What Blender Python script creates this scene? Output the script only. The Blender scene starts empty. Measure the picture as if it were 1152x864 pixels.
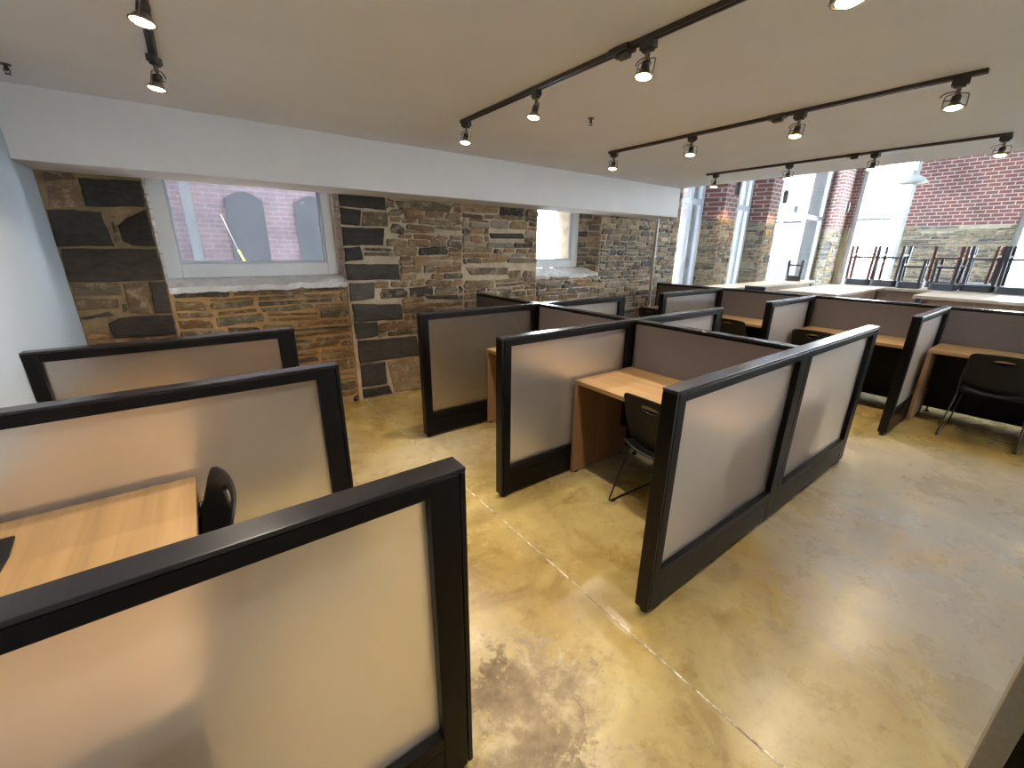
import bpy, math, random
from math import sin, cos, pi, radians as R
from mathutils import Vector, Matrix, noise

C = bpy.context.scene.collection
rnd = random.Random(7)

# ------------------------------------------------------------------ materials
def new_mat(name):
    m = bpy.data.materials.new(name); m.use_nodes = True
    nt = m.node_tree; nt.nodes.clear()
    out = nt.nodes.new('ShaderNodeOutputMaterial')
    return m, nt, out

def N(nt, t, **k):
    n = nt.nodes.new(t)
    for a, v in k.items():
        if a in n.inputs: n.inputs[a].default_value = v
        else: setattr(n, a, v)
    return n

def L(nt, a, b): nt.links.new(a, b)

def coords(nt, scale=(1, 1, 1), kind='Object'):
    tc = N(nt, 'ShaderNodeTexCoord'); mp = N(nt, 'ShaderNodeMapping')
    mp.inputs['Scale'].default_value = scale
    L(nt, tc.outputs[kind], mp.inputs['Vector']); return mp.outputs['Vector']

def ramp(nt, fac, stops):
    r = N(nt, 'ShaderNodeValToRGB'); e = r.color_ramp.elements
    while len(e) < len(stops): e.new(.5)
    for el, (p, c) in zip(e, stops):
        el.position = p; el.color = (*c, 1) if len(c) == 3 else c
    L(nt, fac, r.inputs['Fac']); return r.outputs['Color']

def mixc(nt, fac, a, b, mode='MIX'):
    m = N(nt, 'ShaderNodeMix', data_type='RGBA', blend_type=mode)
    for inp, v in (('Factor', fac), ('A', a), ('B', b)):
        s = [i for i in m.inputs if i.name == inp and (i.type == 'VALUE' if inp == 'Factor' else i.type == 'RGBA')][0]
        if hasattr(v, 'is_output'): L(nt, v, s)
        else: s.default_value = v if inp == 'Factor' else (*v, 1)
    return [o for o in m.outputs if o.type == 'RGBA'][0]

def simple(name, col, rough=.5, metal=0, spec=.5, noise_amt=.12, nscale=30, bump=0, rvar=.0):
    m, nt, out = new_mat(name)
    p = N(nt, 'ShaderNodeBsdfPrincipled', Roughness=rough, Metallic=metal)
    p.inputs['Specular IOR Level'].default_value = spec
    v = coords(nt)
    nz = N(nt, 'ShaderNodeTexNoise', Scale=nscale, Detail=4.)
    L(nt, v, nz.inputs['Vector'])
    lo = tuple(c * (1 - noise_amt) for c in col); hi = tuple(min(1, c * (1 + noise_amt)) for c in col)
    L(nt, ramp(nt, nz.outputs['Fac'], [(.3, lo), (.7, hi)]), p.inputs['Base Color'])
    if rvar:
        mr = N(nt, 'ShaderNodeMapRange'); mr.inputs['To Min'].default_value = rough - rvar; mr.inputs['To Max'].default_value = rough + rvar
        L(nt, nz.outputs['Fac'], mr.inputs['Value']); L(nt, mr.outputs['Result'], p.inputs['Roughness'])
    if bump:
        b = N(nt, 'ShaderNodeBump', Strength=bump, Distance=.004)
        L(nt, nz.outputs['Fac'], b.inputs['Height']); L(nt, b.outputs['Normal'], p.inputs['Normal'])
    L(nt, p.outputs['BSDF'], out.inputs['Surface']); return m

def emit(name, col, s):
    m, nt, out = new_mat(name)
    e = N(nt, 'ShaderNodeEmission', Strength=s); e.inputs['Color'].default_value = (*col, 1)
    L(nt, e.outputs['Emission'], out.inputs['Surface']); return m

M = {}
M['black'] = simple('black_frame', (.0042, .0038, .0042), .36, spec=.16, nscale=18, rvar=.05)
M['black_end'] = simple('black_trim', (.005, .0048, .0055), .3, spec=.25, nscale=18)
M['cap'] = simple('black_cap', (.013, .012, .014), .24, nscale=14, rvar=.04)
M['fabric'] = simple('taupe_fabric', (.135, .112, .108), .95, spec=.15, nscale=420, noise_amt=.25, bump=.25)
M['plastic'] = simple('black_plastic', (.0115, .011, .0105), .45, spec=.25, nscale=200, bump=.06)
M['steel_black'] = simple('black_steel', (.012, .012, .012), .3)
M['track'] = simple('dark_track', (.045, .038, .034), .4)
M['nickel'] = simple('brushed_nickel', (.27, .235, .19), .32, metal=.85)
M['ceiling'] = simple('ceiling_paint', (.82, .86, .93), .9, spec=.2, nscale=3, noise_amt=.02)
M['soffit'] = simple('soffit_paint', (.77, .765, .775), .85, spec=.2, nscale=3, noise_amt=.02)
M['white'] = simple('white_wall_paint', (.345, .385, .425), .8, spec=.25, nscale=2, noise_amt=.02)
M['vinyl'] = simple('white_window_vinyl', (.72, .73, .73), .4, nscale=6, noise_amt=.03)
M['alu'] = simple('grey_window_aluminium', (.50, .55, .62), .4, metal=.0, nscale=6, noise_amt=.05)
M['stool_black'] = simple('dark_stool_paint', (.03, .032, .04), .4)
M['stool_red'] = simple('reddish_brown_wood', (.13, .035, .022), .4, nscale=40, noise_amt=.3)
M['stool_pad'] = simple('charcoal_vinyl', (.045, .05, .06), .5)
M['enamel'] = simple('pale_enamel', (.62, .68, .68), .25, noise_amt=.04)
M['bulb'] = emit('halogen_lens', (1., .80, .50), 26)
M['bulb_dim'] = emit('warm_lens', (1., .84, .62), 9)
M['pipe'] = simple('galvanised_pipe', (.45, .43, .41), .4, metal=.6)
M['asphalt'] = simple('pale_pavement', (.42, .42, .41), .9, nscale=2)
M['leaf'] = simple('leaf_green', (.02, .034, .026), .8, nscale=3, noise_amt=.5)
M['bark'] = simple('bark', (.12, .08, .05), .9)
M['orange'] = simple('orange_paint', (.30, .06, .02), .4)
M['tyre'] = simple('tyre_rubber', (.02, .02, .02), .8)
M['carglass'] = simple('car_glass', (.06, .08, .1), .1)
M['yellow'] = simple('yellow_plastic', (.85, .55, .05), .5)
M['column_grey'] = simple('grey_column', (.045, .05, .06), .7, nscale=2)
M['banner'] = simple('red_banner', (.10, .02, .025), .6, nscale=4)
M['render_wall'] = simple('pale_render', (.13, .14, .15), .8, nscale=2)
M['shutter'] = simple('grey_shutter', (.05, .057, .068), .7, nscale=4)
M['laminate'] = simple('taupe_laminate', (.26, .23, .18), .45, nscale=60, noise_amt=.1)
M['paper'] = simple('white_paper', (.8, .8, .8), .8, noise_amt=.02)
M['groove'] = simple('shadow_groove', (.004, .004, .004), .8)

def wood(name, base, dark, light, axis=1, rough=.38):
    m, nt, out = new_mat(name)
    p = N(nt, 'ShaderNodeBsdfPrincipled', Roughness=rough)
    sc = [38, 38, 38]; sc[axis] = 1.1
    v = coords(nt, tuple(sc))
    n1 = N(nt, 'ShaderNodeTexNoise', Scale=1., Detail=5., Roughness=.65); L(nt, v, n1.inputs['Vector'])
    sc2 = [9, 9, 9]; sc2[axis] = .35
    v2 = coords(nt, tuple(sc2))
    n2 = N(nt, 'ShaderNodeTexNoise', Scale=1., Detail=2.); L(nt, v2, n2.inputs['Vector'])
    c1 = ramp(nt, n1.outputs['Fac'], [(.25, dark), (.5, base), (.75, light)])
    c2 = ramp(nt, n2.outputs['Fac'], [(.3, tuple(b * .62 for b in base)), (.55, base), (.72, light)])
    L(nt, mixc(nt, .55, c1, c2), p.inputs['Base Color'])
    L(nt, p.outputs['BSDF'], out.inputs['Surface']); return m
M['oak'] = wood('oak_laminate', (.325, .193, .077), (.19, .10, .036), (.40, .25, .112))
M['oak_v'] = wood('oak_laminate_upright', (.31, .17, .08), (.21, .11, .048), (.38, .22, .11), axis=2)
M['bar'] = wood('pale_bar_laminate', (.56, .44, .32), (.46, .35, .25), (.64, .52, .40), rough=.3)
M['bar_v'] = wood('bar_panel_laminate', (.30, .20, .14), (.22, .14, .10), (.36, .25, .18), axis=2, rough=.5)

def frosted():
    m, nt, out = new_mat('frosted_glass')
    g = N(nt, 'ShaderNodeBsdfGlass', Roughness=.42, IOR=1.45, distribution='MULTI_GGX'); g.inputs['Color'].default_value = (1, .99, .985, 1)
    t = N(nt, 'ShaderNodeBsdfTranslucent'); t.inputs['Color'].default_value = (.95, .94, .93, 1)
    a = N(nt, 'ShaderNodeMixShader'); a.inputs[0].default_value = .12
    L(nt, g.outputs[0], a.inputs[1]); L(nt, t.outputs[0], a.inputs[2])
    L(nt, a.outputs[0], out.inputs['Surface']); return m
M['frosted'] = frosted()

def clear_glass():
    m, nt, out = new_mat('window_glass')
    t = N(nt, 'ShaderNodeBsdfTransparent'); t.inputs['Color'].default_value = (.93, .96, .97, 1)
    gl = N(nt, 'ShaderNodeBsdfGlossy', Roughness=.02)
    fr = N(nt, 'ShaderNodeFresnel', IOR=1.18)
    # smudges: dried dust on the pane
    v = coords(nt); n = N(nt, 'ShaderNodeTexNoise', Scale=5., Detail=6., Roughness=.7); L(nt, v, n.inputs['Vector'])
    d = N(nt, 'ShaderNodeBsdfTranslucent'); d.inputs['Color'].default_value = (.9, .9, .9, 1)
    mr = N(nt, 'ShaderNodeMapRange'); mr.inputs['From Min'].default_value = .35; mr.inputs['From Max'].default_value = .8
    mr.inputs['To Min'].default_value = .02; mr.inputs['To Max'].default_value = .05
    L(nt, n.outputs['Fac'], mr.inputs['Value'])
    a = N(nt, 'ShaderNodeMixShader'); L(nt, mr.outputs[0], a.inputs[0]); L(nt, t.outputs[0], a.inputs[1]); L(nt, d.outputs[0], a.inputs[2])
    b = N(nt, 'ShaderNodeMixShader'); L(nt, fr.outputs[0], b.inputs[0]); L(nt, a.outputs[0], b.inputs[1]); L(nt, gl.outputs[0], b.inputs[2])
    L(nt, b.outputs[0], out.inputs['Surface']); return m
M['glass'] = clear_glass()

def stone_mat():
    m, nt, out = new_mat('rubble_stone')
    p = N(nt, 'ShaderNodeBsdfPrincipled', Roughness=.86); p.inputs['Specular IOR Level'].default_value = .3
    at = N(nt, 'ShaderNodeAttribute', attribute_name='stone_col')
    tcs = coords(nt); ns = N(nt, 'ShaderNodeTexNoise', Scale=8.5, Detail=9., Roughness=.78, Distortion=.4); L(nt, tcs, ns.inputs['Vector'])
    v = coords(nt, (1, 1, 2.6))
    n = N(nt, 'ShaderNodeTexNoise', Scale=11., Detail=7., Roughness=.68); L(nt, v, n.inputs['Vector'])
    n2 = N(nt, 'ShaderNodeTexNoise', Scale=34., Detail=5., Roughness=.7); L(nt, v, n2.inputs['Vector'])
    c = mixc(nt, 1., at.outputs['Color'], ramp(nt, n.outputs['Fac'], [(.25, (.42, .42, .46)), (.5, (1, .98, .95)), (.78, (1.45, 1.3, 1.08))]), 'MULTIPLY')
    sm = N(nt, 'ShaderNodeMapRange'); sm.inputs['From Min'].default_value = .50; sm.inputs['From Max'].default_value = .60; L(nt, ns.outputs['Fac'], sm.inputs['Value'])
    sa = N(nt, 'ShaderNodeMath', operation='MULTIPLY'); L(nt, sm.outputs[0], sa.inputs[0]); L(nt, at.outputs['Alpha'], sa.inputs[1])
    tint = ramp(nt, n2.outputs['Fac'], [(.3, (.30, .22, .13)), (.7, (.52, .41, .27))])
    c = mixc(nt, sa.outputs[0], c, tint)
    L(nt, c, p.inputs['Base Color'])
    ad = N(nt, 'ShaderNodeMath', operation='ADD'); L(nt, n.outputs['Fac'], ad.inputs[0]); L(nt, n2.outputs['Fac'], ad.inputs[1])
    b = N(nt, 'ShaderNodeBump', Strength=.75, Distance=.016); L(nt, ad.outputs[0], b.inputs['Height'])
    L(nt, b.outputs['Normal'], p.inputs['Normal'])
    L(nt, p.outputs['BSDF'], out.inputs['Surface']); return m
M['stone'] = stone_mat()

def mortar_mat(name, a, b):
    m, nt, out = new_mat(name)
    p = N(nt, 'ShaderNodeBsdfPrincipled', Roughness=.95); p.inputs['Specular IOR Level'].default_value = .15
    v = coords(nt); n = N(nt, 'ShaderNodeTexNoise', Scale=7., Detail=8., Roughness=.7); L(nt, v, n.inputs['Vector'])
    L(nt, ramp(nt, n.outputs['Fac'], [(.3, a), (.68, b)]), p.inputs['Base Color'])
    bp = N(nt, 'ShaderNodeBump', Strength=.8, Distance=.02); L(nt, n.outputs['Fac'], bp.inputs['Height']); L(nt, bp.outputs['Normal'], p.inputs['Normal'])
    L(nt, p.outputs['BSDF'], out.inputs['Surface']); return m
M['mortar'] = mortar_mat('pale_mortar', (.36, .28, .19), (.62, .51, .37))
M['mortar_brown'] = mortar_mat('brown_mortar', (.15, .10, .05), (.34, .24, .13))
M['mortar_warm'] = mortar_mat('ochre_mortar', (.36, .20, .075), (.52, .33, .15))
M['mortar_grey'] = mortar_mat('grey_mortar', (.24, .22, .17), (.42, .39, .30))
M['mortar_sky_lit'] = mortar_mat('sky_lit_stone', (.55, .53, .52), (.78, .77, .77))

def brick_mat(name, c1, c2, mort, w=.205, h=.0805, msize=.011):
    m, nt, out = new_mat(name)
    p = N(nt, 'ShaderNodeBsdfPrincipled', Roughness=.85)
    tc = N(nt, 'ShaderNodeTexCoord'); sp = N(nt, 'ShaderNodeSeparateXYZ'); L(nt, tc.outputs['Object'], sp.inputs[0])
    ad = N(nt, 'ShaderNodeMath', operation='ADD'); L(nt, sp.outputs[0], ad.inputs[0]); L(nt, sp.outputs[1], ad.inputs[1])
    cb = N(nt, 'ShaderNodeCombineXYZ'); L(nt, ad.outputs[0], cb.inputs[0]); L(nt, sp.outputs[2], cb.inputs[1])
    b = N(nt, 'ShaderNodeTexBrick', Scale=1.); b.inputs['Brick Width'].default_value = w; b.inputs['Row Height'].default_value = h
    b.inputs['Mortar Size'].default_value = msize; b.inputs['Mortar Smooth'].default_value = .2; b.inputs['Bias'].default_value = 0
    b.inputs['Color1'].default_value = (*c1, 1); b.inputs['Color2'].default_value = (*c2, 1); b.inputs['Mortar'].default_value = (*mort, 1)
    L(nt, cb.outputs[0], b.inputs['Vector'])
    n = N(nt, 'ShaderNodeTexNoise', Scale=2.2, Detail=5.); L(nt, tc.outputs['Object'], n.inputs['Vector'])
    c = mixc(nt, .8, b.outputs['Color'], ramp(nt, n.outputs['Fac'], [(.3, (.62, .6, .6)), (.55, (1, 1, 1)), (.75, (1.2, 1.0, .9))]), 'MULTIPLY')
    L(nt, c, p.inputs['Base Color'])
    bp = N(nt, 'ShaderNodeBump', Strength=.5, Distance=.01); bp.invert = True
    L(nt, b.outputs['Fac'], bp.inputs['Height']); L(nt, bp.outputs['Normal'], p.inputs['Normal'])
    L(nt, p.outputs['BSDF'], out.inputs['Surface']); return m
M['brick'] = brick_mat('red_brick', (.20, .082, .068), (.16, .064, .056), (.36, .335, .34))
M['brick_out'] = brick_mat('pink_brick', (.195, .14, .16), (.18, .133, .153), (.22, .19, .21), w=.22, h=.08, msize=.012)

def floor_mat():
    m, nt, out = new_mat('polished_concrete')
    p = N(nt, 'ShaderNodeBsdfPrincipled'); p.inputs['Specular IOR Level'].default_value = .5
    v = coords(nt)
    def nz(s, d=5., r=.6, dist=0.):
        n = N(nt, 'ShaderNodeTexNoise', Scale=s, Detail=d, Roughness=r, Distortion=dist); L(nt, v, n.inputs['Vector']); return n.outputs['Fac']
    base = ramp(nt, nz(1.1, 6., .62, .4), [(.27, (.225, .15, .042)), (.43, (.345, .248, .082)), (.58, (.41, .315, .125)), (.75, (.51, .425, .225))])
    stain = ramp(nt, nz(.55, 5., .6, 1.2), [(.46, (1, 1, 1)), (.58, (.78, .66, .44)), (.70, (.56, .43, .24))])
    c = mixc(nt, .9, base, stain, 'MULTIPLY')
    blot = ramp(nt, nz(2.6, 7., .66, 1.6), [(.36, (.62, .52, .34)), (.47, (.95, .93, .88)), (.6, (1.06, 1.05, 1.0)), (.72, (1.2, 1.2, 1.16))])
    c = mixc(nt, .75, c, blot, 'MULTIPLY')
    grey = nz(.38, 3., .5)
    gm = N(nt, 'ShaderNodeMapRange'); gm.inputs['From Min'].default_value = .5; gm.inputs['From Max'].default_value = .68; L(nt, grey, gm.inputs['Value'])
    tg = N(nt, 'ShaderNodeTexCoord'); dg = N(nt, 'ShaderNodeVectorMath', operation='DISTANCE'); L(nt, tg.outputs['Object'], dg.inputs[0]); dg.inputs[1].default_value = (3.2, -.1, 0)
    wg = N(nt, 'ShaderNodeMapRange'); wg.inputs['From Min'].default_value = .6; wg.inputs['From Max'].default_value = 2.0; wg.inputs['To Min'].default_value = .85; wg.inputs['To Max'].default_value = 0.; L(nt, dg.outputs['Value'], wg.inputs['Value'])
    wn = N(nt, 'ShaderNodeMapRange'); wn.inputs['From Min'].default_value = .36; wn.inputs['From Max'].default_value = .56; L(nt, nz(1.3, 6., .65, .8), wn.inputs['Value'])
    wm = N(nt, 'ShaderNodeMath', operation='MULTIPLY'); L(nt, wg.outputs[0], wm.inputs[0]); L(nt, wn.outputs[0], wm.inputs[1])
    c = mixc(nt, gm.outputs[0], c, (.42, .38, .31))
    c = mixc(nt, wm.outputs[0], c, (.225, .205, .175))  # greyish polish, with cool sky sheen put into the floor colour
    speck = ramp(nt, nz(26., 4., .7), [(.32, (.66, .6, .5)), (.45, (1, 1, 1)), (.72, (1.06, 1.05, 1.03))])
    c = mixc(nt, .55, c, speck, 'MULTIPLY')
    # worn, peeled patch beside the nearest divider
    tc = N(nt, 'ShaderNodeTexCoord'); sb = N(nt, 'ShaderNodeVectorMath', operation='DISTANCE'); L(nt, tc.outputs['Object'], sb.inputs[0]); sb.inputs[1].default_value = (.72, .83, 0)
    n3 = nz(13., 9., .8, .5)
    dm = N(nt, 'ShaderNodeMapRange'); dm.inputs['From Min'].default_value = .12; dm.inputs['From Max'].default_value = .5; dm.inputs['To Min'].default_value = .2; dm.inputs['To Max'].default_value = -.12
    L(nt, sb.outputs['Value'], dm.inputs['Value'])
    ad = N(nt, 'ShaderNodeMath', operation='ADD'); L(nt, n3, ad.inputs[0]); L(nt, dm.outputs[0], ad.inputs[1])
    pm = N(nt, 'ShaderNodeMapRange'); pm.inputs['From Min'].default_value = .57; pm.inputs['From Max'].default_value = .63; L(nt, ad.outputs[0], pm.inputs['Value'])
    patch = ramp(nt, nz(3.5, 6., .7), [(.33, (.15, .10, .045)), (.48, (.25, .18, .095)), (.56, (.40, .32, .18)), (.7, (.5, .42, .27))])
    c = mixc(nt, pm.outputs[0], c, patch)
    L(nt, c, p.inputs['Base Color'])
    rr = N(nt, 'ShaderNodeMapRange'); rr.inputs['From Min'].default_value = .3; rr.inputs['From Max'].default_value = .7; rr.inputs['To Min'].default_value = .20; rr.inputs['To Max'].default_value = .38
    L(nt, nz(2.3, 6., .7), rr.inputs['Value'])
    r2 = N(nt, 'ShaderNodeMath', operation='MULTIPLY_ADD'); L(nt, pm.outputs[0], r2.inputs[0]); r2.inputs[1].default_value = .3; L(nt, rr.outputs[0], r2.inputs[2])
    L(nt, r2.outputs[0], p.inputs['Roughness'])
    bp = N(nt, 'ShaderNodeBump', Strength=.10, Distance=.01); L(nt, nz(1.8, 6., .6), bp.inputs['Height']); L(nt, bp.outputs['Normal'], p.inputs['Normal'])
    L(nt, p.outputs['BSDF'], out.inputs['Surface']); return m
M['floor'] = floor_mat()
def joint_mat():
    m, nt, out = new_mat('joint_filler')
    p = N(nt, 'ShaderNodeBsdfPrincipled', Roughness=.8)
    v = coords(nt, (1, 1, 1)); n = N(nt, 'ShaderNodeTexNoise', Scale=14., Detail=6., Roughness=.75); L(nt, v, n.inputs['Vector'])
    L(nt, ramp(nt, n.outputs['Fac'], [(.40, (.22, .16, .08)), (.50, (.40, .33, .2)), (.60, (.80, .74, .6))]), p.inputs['Base Color'])
    L(nt, p.outputs['BSDF'], out.inputs['Surface']); return m
M['joint'] = joint_mat()

# ------------------------------------------------------------------ mesh helpers
class MB:
    def __init__(s): s.v = []; s.f = []; s.mi = []; s.sm = []; s.col = []; s.mats = []
    def _m(s, mat):
        if mat not in s.mats: s.mats.append(mat)
        return s.mats.index(mat)
    def add(s, vs, fs, mat=None, smooth=False, col=None):
        o = len(s.v); s.v += [tuple(v) for v in vs]; k = s._m(mat)
        for f in fs:
            s.f.append([i + o for i in f]); s.mi.append(k); s.sm.append(smooth); s.col.append(col)
        return s
    def box(s, a, b, mat=None):
        x0, y0, z0 = (min(p, q) for p, q in zip(a, b)); x1, y1, z1 = (max(p, q) for p, q in zip(a, b))
        return s.add([(x0, y0, z0), (x1, y0, z0), (x1, y1, z0), (x0, y1, z0), (x0, y0, z1), (x1, y0, z1), (x1, y1, z1), (x0, y1, z1)],
                     [(0, 3, 2, 1), (4, 5, 6, 7), (0, 1, 5, 4), (1, 2, 6, 5), (2, 3, 7, 6), (3, 0, 4, 7)], mat)
    def prism(s, poly, z0, z1, mat=None):      # plan polygon, counter-clockwise
        n = len(poly)
        vs = [(x, y, z0) for x, y in poly] + [(x, y, z1) for x, y in poly]
        fs = [tuple(range(n - 1, -1, -1)), tuple(range(n, 2 * n))] + [(i, (i + 1) % n, (i + 1) % n + n, i + n) for i in range(n)]
        return s.add(vs, fs, mat)
    def lathe(s, prof, n=20, c=(0, 0, 0), mat=None, caps=(True, True), smooth=True):
        vs = []
        for r, z in prof:
            for i in range(n): vs.append((c[0] + r * cos(2 * pi * i / n), c[1] + r * sin(2 * pi * i / n), c[2] + z))
        fs = []
        for j in range(len(prof) - 1):
            for i in range(n): fs.append((j * n + i, j * n + (i + 1) % n, (j + 1) * n + (i + 1) % n, (j + 1) * n + i))
        s.add(vs, fs, mat, smooth)
        o = [tuple(range(n - 1, -1, -1))] if caps[0] else []
        if o: s.add(vs[:n], o, mat)
        if caps[1]: s.add(vs[-n:], [tuple(range(n))], mat)
        return s
    def tube(s, pts, r, n=8, mat=None, closed=False):
        pts = [Vector(p) for p in pts]; m = len(pts); vs = []; up = None
        for i in range(m):
            if closed: t = (pts[(i + 1) % m] - pts[i - 1])
            else: t = pts[min(i + 1, m - 1)] - pts[max(i - 1, 0)]
            t.normalize()
            if up is None:
                up = t.orthogonal().normalized()
            up = (up - t * up.dot(t))
            if up.length < 1e-6: up = t.orthogonal()
            up.normalize(); w = t.cross(up)
            for k in range(n): vs.append(pts[i] + (up * cos(2 * pi * k / n) + w * sin(2 * pi * k / n)) * r)
        fs = []
        for i in range(m if closed else m - 1):
            for k in range(n):
                a = i * n; b = ((i + 1) % m) * n
                fs.append((a + k, a + (k + 1) % n, b + (k + 1) % n, b + k))
        if not closed: fs += [tuple(range(n - 1, -1, -1)), tuple(range((m - 1) * n, m * n))]
        return s.add(vs, fs, mat, True)
    def build(s, name, mat=None, parent=None, bevel=0, loc=None):
        me = bpy.data.meshes.new(name); me.from_pydata(s.v, [], s.f)
        for m in s.mats: me.materials.append(M[m or mat])
        me.polygons.foreach_set('material_index', s.mi); me.polygons.foreach_set('use_smooth', s.sm)
        if any(c is not None for c in s.col):
            ca = me.color_attributes.new('stone_col', 'FLOAT_COLOR', 'CORNER')
            for p in me.polygons:
                c = tuple(s.col[p.index] or (.3, .25, .2)); c = c + (.7,) if len(c) == 3 else c
                for li in p.loop_indices: ca.data[li].color = c
        me.update()
        o = bpy.data.objects.new(name, me); C.objects.link(o)
        if parent: o.parent = parent
        if loc: o.location = loc
        if bevel:
            b = o.modifiers.new('bevel', 'BEVEL'); b.width = bevel; b.segments = 2; b.limit_method = 'ANGLE'
        return o

def tag(o, label=None, cat=None, group=None, kind='thing'):
    if label: o['label'] = label
    if cat: o['category'] = cat
    if group: o['group'] = group
    if kind: o['kind'] = kind
    return o

def thing(name, label, cat, loc=(0, 0, 0), rz=0, group=None):
    o = bpy.data.objects.new(name, None); C.objects.link(o)
    o.empty_display_size = .1
    o.location = loc; o.rotation_euler = (0, 0, rz)
    return tag(o, label, cat, group)

def struct(o): o['kind'] = 'structure'; return o

def dup(root, loc=None, rz=None, label=None, group=None):
    r = root.copy(); C.objects.link(r)
    if loc is not None: r.location = loc
    if rz is not None: r.rotation_euler = (0, 0, rz)
    if label: r['label'] = label
    if group: r['group'] = group
    for ch in list(root.children):
        c = ch.copy(); C.objects.link(c); c.parent = r
        for g in list(ch.children):
            d = g.copy(); C.objects.link(d); d.parent = c
    return r

def fillet(pts, r, n=5):
    pts = [Vector(p) for p in pts]; out = [pts[0]]
    for i in range(1, len(pts) - 1):
        a, b, c = pts[i - 1], pts[i], pts[i + 1]
        d1 = (a - b); d2 = (c - b); k = min(r, d1.length * .45, d2.length * .45)
        p, q = b + d1.normalized() * k, b + d2.normalized() * k
        for j in range(n + 1):
            t = j / n; out.append(p * (1 - t) ** 2 + b * 2 * t * (1 - t) + q * t * t)
    out.append(pts[-1]); return out

# ------------------------------------------------------------------ dimensions
YW, CZ, SZ, SY, XE = 4.4225, 2.4935, 2.09, 3.965, 6.05
XL = -.762
YB, XR, HT = -5.2, 14.8, 4.6            # wall behind the camera, far wall, tall part's ceiling
PH, PT = 1.109, .066

# ------------------------------------------------------------------ stone walls
def in_box(p, b): return b[0] < p[0] < b[1] and b[2] < p[1] < b[3]

def rubble(u0, u1, v0, v1, blocks=(), hr=(.05, .12), wr=(.12, .42), gap=.006, rg=rnd):
    """rows of long irregular stones; blocks = boxes (u0,u1,v0,v1) kept free"""
    out = []; v = v0; row = 0
    while v < v1 - .02:
        h = rg.uniform(*hr)
        if v + h > v1 - .03: h = v1 - v
        u = u0 - rg.uniform(0, .1)
        while u < u1 - .02:
            w = rg.uniform(*wr) * (.75 + .5 * h / hr[1])
            if u + w > u1 - .05: w = u1 - u
            segs = [(max(u, u0), u + w)]
            for b in blocks:
                nx = []
                for a, c in segs:
                    if v + h * .75 < b[2] or v + h * .25 > b[3] or c < b[0] or a > b[1]: nx.append((a, c)); continue
                    if a < b[0] - .04: nx.append((a, b[0]))
                    if c > b[1] + .04: nx.append((b[1], c))
                segs = nx
            for a, c in segs:
                if c - a < .045: continue
                sub = [(v, v + h)]
                if h > .085 and rg.random() < .45:
                    k = rg.uniform(.35, .65); sub = [(v, v + h * k), (v + h * k, v + h)]
                for q0, q1 in sub:
                    if rg.random() < .035: continue
                    g = gap * rg.uniform(.5, 1.5); tl = rg.uniform(-.018, .018)
                    if q1 - q0 < 2.6 * g: g = (q1 - q0) * .2
                    j = lambda s: rg.uniform(-s, s)
                    e = min(.3 * (q1 - q0), .03)
                    A, B2 = a + g, c - g
                    P = [(A + rg.uniform(0, .6) * e, q0 + g + j(.006)), ((A + B2) / 2 + j(.03), q0 + g * rg.uniform(.3, 1.3) + tl * .3), (B2 - rg.uniform(0, 1.) * e, q0 + g + tl),
                         (B2 + j(.01), (q0 + q1) / 2 + tl + j(.01)), (B2 - rg.uniform(0, 1.4) * e, q1 - g + tl), ((A + B2) / 2 + j(.04), q1 - g * rg.uniform(.4, 1.4) + tl * .3),
                         (A + rg.uniform(0, 1.4) * e, q1 - g + j(.006)), (A + j(.01), (q0 + q1) / 2 + j(.01))]
                    P = [(min(max(p[0], u0), u1), min(max(p[1], v0), v1)) for p in P]
                    out.append(P)
            u += w
        v += h; row += 1
    return out

def stone(mb, poly, fmap, d, col, rough=.006, sub=3, rg=rnd):
    pts = []
    n = len(poly); seed = rg.uniform(0, 99)
    cx = sum(p[0] for p in poly) / n; cy = sum(p[1] for p in poly) / n
    for i in range(n):
        a, b = poly[i], poly[(i + 1) % n]
        ln = math.hypot(b[0] - a[0], b[1] - a[1]); k = max(1, min(9, int(ln / .03)))
        for j in range(k):
            t = j / k; x = a[0] + (b[0] - a[0]) * t; y = a[1] + (b[1] - a[1]) * t
            q = noise.noise((x * 26 + seed, y * 26, seed)) * rough * 1.6 + noise.noise((x * 9 + seed, y * 12, seed)) * rough * 1.5
            dx, dy = x - cx, y - cy; r = math.hypot(dx, dy) + 1e-6
            pts.append((x + dx / r * q, y + dy / r * q))
    m = len(pts)
    def ring(k_in, dep, jit):
        o = []
        for x, y in pts:
            dx, dy = x - cx, y - cy; r = math.hypot(dx, dy) + 1e-6
            s = max(.15, 1 - k_in / r)
            X, Y = cx + dx * s, cy + dy * s
            o.append(fmap(X, Y, dep + noise.noise((X * 9 + seed, Y * 14, seed)) * jit))
        return o
    vs = ring(0, -.012, 0) + ring(.002, d * .55, .004) + ring(.012, d, .008)
    vs.append(fmap(cx, cy, d + .004))
    fs = []
    for r in range(2):
        for i in range(m): fs.append((r * m + i, r * m + (i + 1) % m, (r + 1) * m + (i + 1) % m, (r + 1) * m + i))
    for i in range(m): fs.append((2 * m + i, 2 * m + (i + 1) % m, 3 * m))
    mb.add(vs, fs, 'stone', False, col)

def pick(pal, rg=rnd):
    c = rg.choice(pal); k = rg.uniform(.75, 1.25); w = rg.uniform(-.08, .08)
    return (c[0] * k * (1 + w), c[1] * k, c[2] * k * (1 - w)) + tuple(c[3:])

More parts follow.
